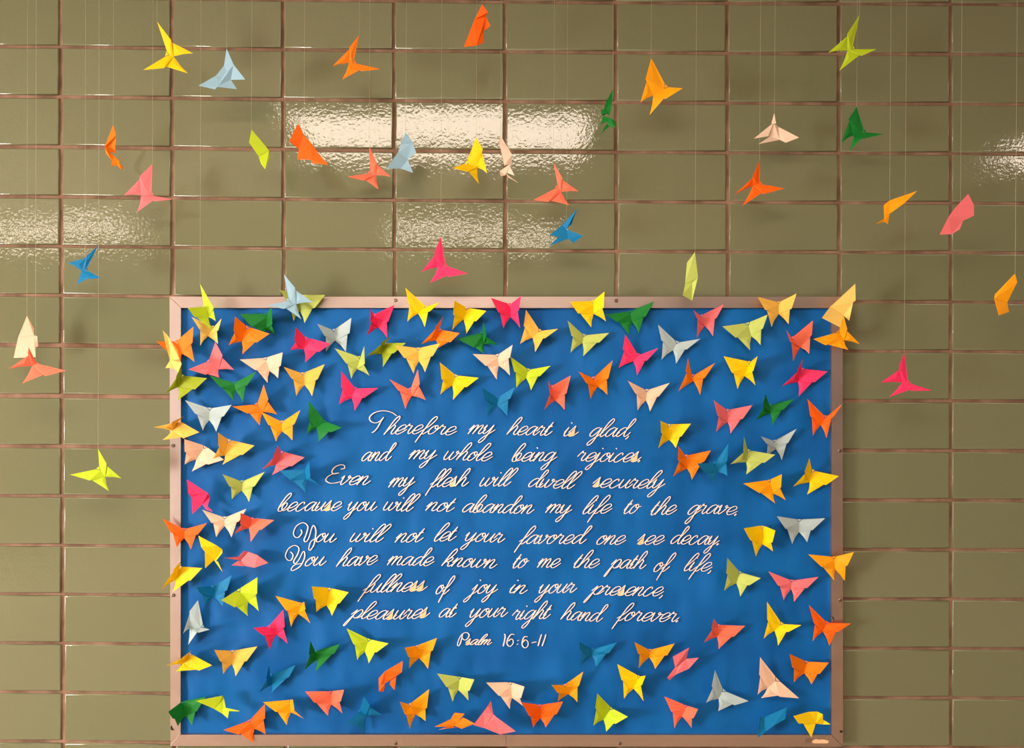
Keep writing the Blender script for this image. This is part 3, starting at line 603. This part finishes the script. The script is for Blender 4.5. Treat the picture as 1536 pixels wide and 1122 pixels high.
def butterfly(view, col, UL, LL, UR, LR, T, B, NL, NR, extra, tx=None):
    ox, oy, s = CR[view]; q = lambda p: Vector((ox+p[0]/s, oy+p[1]/s))
    UL, LL, UR, LR, T, B, NL, NR = map(q, (UL, LL, UR, LR, T, B, NL, NR))
    hang = tx is not None
    base = extra/1000 if hang else (.0215+extra/1000)
    if not hang and (min(T.x, B.x) < 272 or max(T.x, B.x) > 1246 or min(T.y, B.y) < 462): base = max(base, .031)
    P = lambda p, h: at(p.x, p.y, base+h)
    root = empty('paper_butterfly', P((T+B)/2, 0))
    m = PM[col]
    up = (T-B)*.24
    HL = T+(UL-T)*.13+up; HR = T+(UR-T)*.13+up
    k = .85 if not hang else .7
    for U, N, L_, H in ((UL, NL, LL, HL), (UR, NR, LR, HR)):
        hu = lift((U-T).length, 37)*PX*k; hl = lift((L_-B).length, 24)*PX*k*.5
        hn = hu*.60+.0045
        pT, pB, pH = P(T, .001), P(B, 0), P(H, .13*hu+.001)
        pU, pN = P(U, hu), P(N, hn)
        mid = (T*.45+N*.55); pM = P(mid, hn*.55+.0018)
        # forewing as three creased facets joined in one sheet
        o0 = root.location; V = [pT, pH, pU, pN, pB, pM]; th = Vector((0, .0005, 0))
        n = 6; fr = [v_-o0 for v_ in V]; bk = [v_+th for v_ in fr]
        F = [(0, 1, 2), (0, 2, 5), (5, 2, 3), (0, 5, 4), (5, 3, 4)]
        ring = [0, 1, 2, 3, 4]
        fs = F+[tuple(n+i for i in reversed(t)) for t in F]+[(ring[(i+1) % 5], ring[i], n+ring[i], n+ring[(i+1) % 5]) for i in range(5)]
        mesh('forewing', fr+bk, fs, m, root)
        N2 = B+(N-B)*.86; I = (B+L_)/2+(N-B)*.05; B2 = B+(T-B)*.25
        hV = [P(B2, -.0010), P(N2, hn*.86-.0034), P(L_, hl), P(I, hl*.5+.0006), P(B, -.0012)]
        ce = (B*.4+N2*.3+L_*.3); pc = P(ce, (hn*.86*.3+hl*.3)+.0012)
        V = hV+[pc]; fr = [v_-o0 for v_ in V]; bk = [v_+th for v_ in fr]
        F = [(0, 1, 5), (1, 2, 5), (2, 3, 5), (3, 4, 5), (4, 0, 5)]
        fs = F+[tuple(6+i for i in reversed(t)) for t in F]+[((i+1) % 5, i, 6+i, 6+(i+1) % 5) for i in range(5)]
        mesh('hindwing', fr+bk, fs, m, root)
    # head: the little folded-over triangle between the wings
    D = (T-B)*-.10
    c2 = (HL+HR)/2
    hw = (HL-HR).length; g = max(.5, 1-1.7/max(hw, 1)*2*.62)
    f1, f2, f3 = c2+(HL-c2)*g, c2+(HR-c2)*g, c2+(T-c2)*max(.5, 1-1.5/max((T-c2).length, 1))
    paper_poly('head_flap', [P(f1, .0008), P(f2, .0008), P(f3, .0022)], m, root)
    pts = [UL, LL, UR, LR, T, B, NL, NR, HL, HR]
    if hang:
        best = min([UL, UR, HL, HR, T], key=lambda p: abs(p.x-tx)*1.0+(p.y-min(t.y for t in pts))*.25)
        hh = {0: 0}
        du = (best-T).length
        h = lift(du, 37)*PX*k if best in (UL, UR) else .001
        thread(root, P(best, h))
    REC.append((root, col, (T+B)/2, hang, False))
    return root
def hsh(p, r): return random.Random('%d_%d_%s' % (round(p[0]), round(p[1]), r)).random()
def faceted(view, col, facets, extra, tx=None):
    ox, oy, s = CR[view]; hang = tx is not None
    base = extra/1000 if hang else .0215+extra/1000
    if extra < 20 and not hang: base = max(base, .022)
    allp = [p for f in facets for p in f]; cx = sum(p[0] for p in allp)/len(allp); cy = sum(p[1] for p in allp)/len(allp)
    c = Vector((ox+cx/s, oy+cy/s))
    root = empty('paper_butterfly', at(c.x, c.y, base))
    tips = {}
    for k, f in enumerate(facets):
        pts = []
        for p in f:
            r = math.hypot(p[0]-cx, p[1]-cy)/s
            h = min(r, 30)*PX*.35+hsh(p, col)*.012+.0012*(k == 0)
            w = at(ox+p[0]/s, oy+p[1]/s, base+h); pts.append(w); tips[(ox+p[0]/s, oy+p[1]/s)] = w
        paper_poly('wing' if k < 2 else 'wing_tail', pts, PM[col], root)
    if hang:
        y0 = min(t[1] for t in tips)
        b = min(tips, key=lambda t: abs(t[0]-tx)+(t[1]-y0)*.4); thread(root, tips[b])
    REC.append((root, col, c, hang, True))
    return root
for r in PIN: butterfly(*r)
for r in PIN_F: faceted(*r)
for r in HANG: butterfly(*r)
for r in HANG_F: faceted(*r)
# which of the board's corner butterflies also hang on threads (seen against the tiles above)
# ------------------------------------------------------------------ labels that single each butterfly out
def region(c, hang):
    if hang:
        h = 'far left' if c.x < 130 else 'left' if c.x < 420 else 'middle' if c.x < 900 else 'right' if c.x < 1300 else 'far right'
        v = 'high' if c.y < 150 else 'midway' if c.y < 330 else 'low'
        return 'hanging %s, %s' % (v, h)
    h = 'left' if c.x < 420 else 'middle left' if c.x < 760 else 'middle right' if c.x < 1100 else 'right'
    if c.y < 545: return 'pinned along board top, '+h
    if c.y < 625: return 'pinned just over verse, '+h
    if c.y < 940:
        v = 'upper' if c.y < 720 else 'middle' if c.y < 830 else 'lower'
        return 'pinned %s of verse, %s' % ('left' if c.x < 760 else 'right', v)
    return 'pinned below verse, '+h
def dirn(a, b):
    d = b-a; x, y = d.x, d.y
    if abs(x) > 2.2*abs(y): return 'left of' if x > 0 else 'right of'
    if abs(y) > 2.2*abs(x): return 'above' if y > 0 else 'below'
    return ('up ' if y > 0 else 'down ')+('left of' if x > 0 else 'right of')
used = {}
def near(i):
    return sorted((j for j in range(len(REC)) if j != i and REC[j][3] == REC[i][3]), key=lambda j: (REC[j][2]-REC[i][2]).length)
cands = []
for i, (root, col, c, hang, folded) in enumerate(REC):
    nb = near(i); cn = COL[col][1]
    one = lambda j: '%s one' % COL[REC[j][1]][1]
    reg = region(c, hang)
    opts = ['%s paper butterfly %s' % (cn, reg)]
    opts += ['%s paper butterfly %s, %s %s' % (cn, reg, dirn(c, REC[j][2]), one(j)) for j in nb[:3]]
    cands.append(opts)
from collections import Counter
lab = [o[0] for o in cands]
for rnd_ in range(1, 4):
    cnt = Counter(lab)
    for i in range(len(lab)):
        if cnt[lab[i]] > 1: lab[i] = cands[i][min(rnd_, len(cands[i])-1)]
for (root, col, c, hang, folded), l in zip(REC, lab):
    l = l.replace(',', ',')
    root['label'] = l; root['category'] = 'paper butterfly'
    root['group'] = 'paper butterflies hanging on threads' if hang else 'paper butterflies pinned to the blue board'
cnt = Counter(lab)
print('LABELS', len(lab), 'dups', [l for l in cnt if cnt[l] > 1], 'long', [l for l in lab if len(l.split()) > 16])
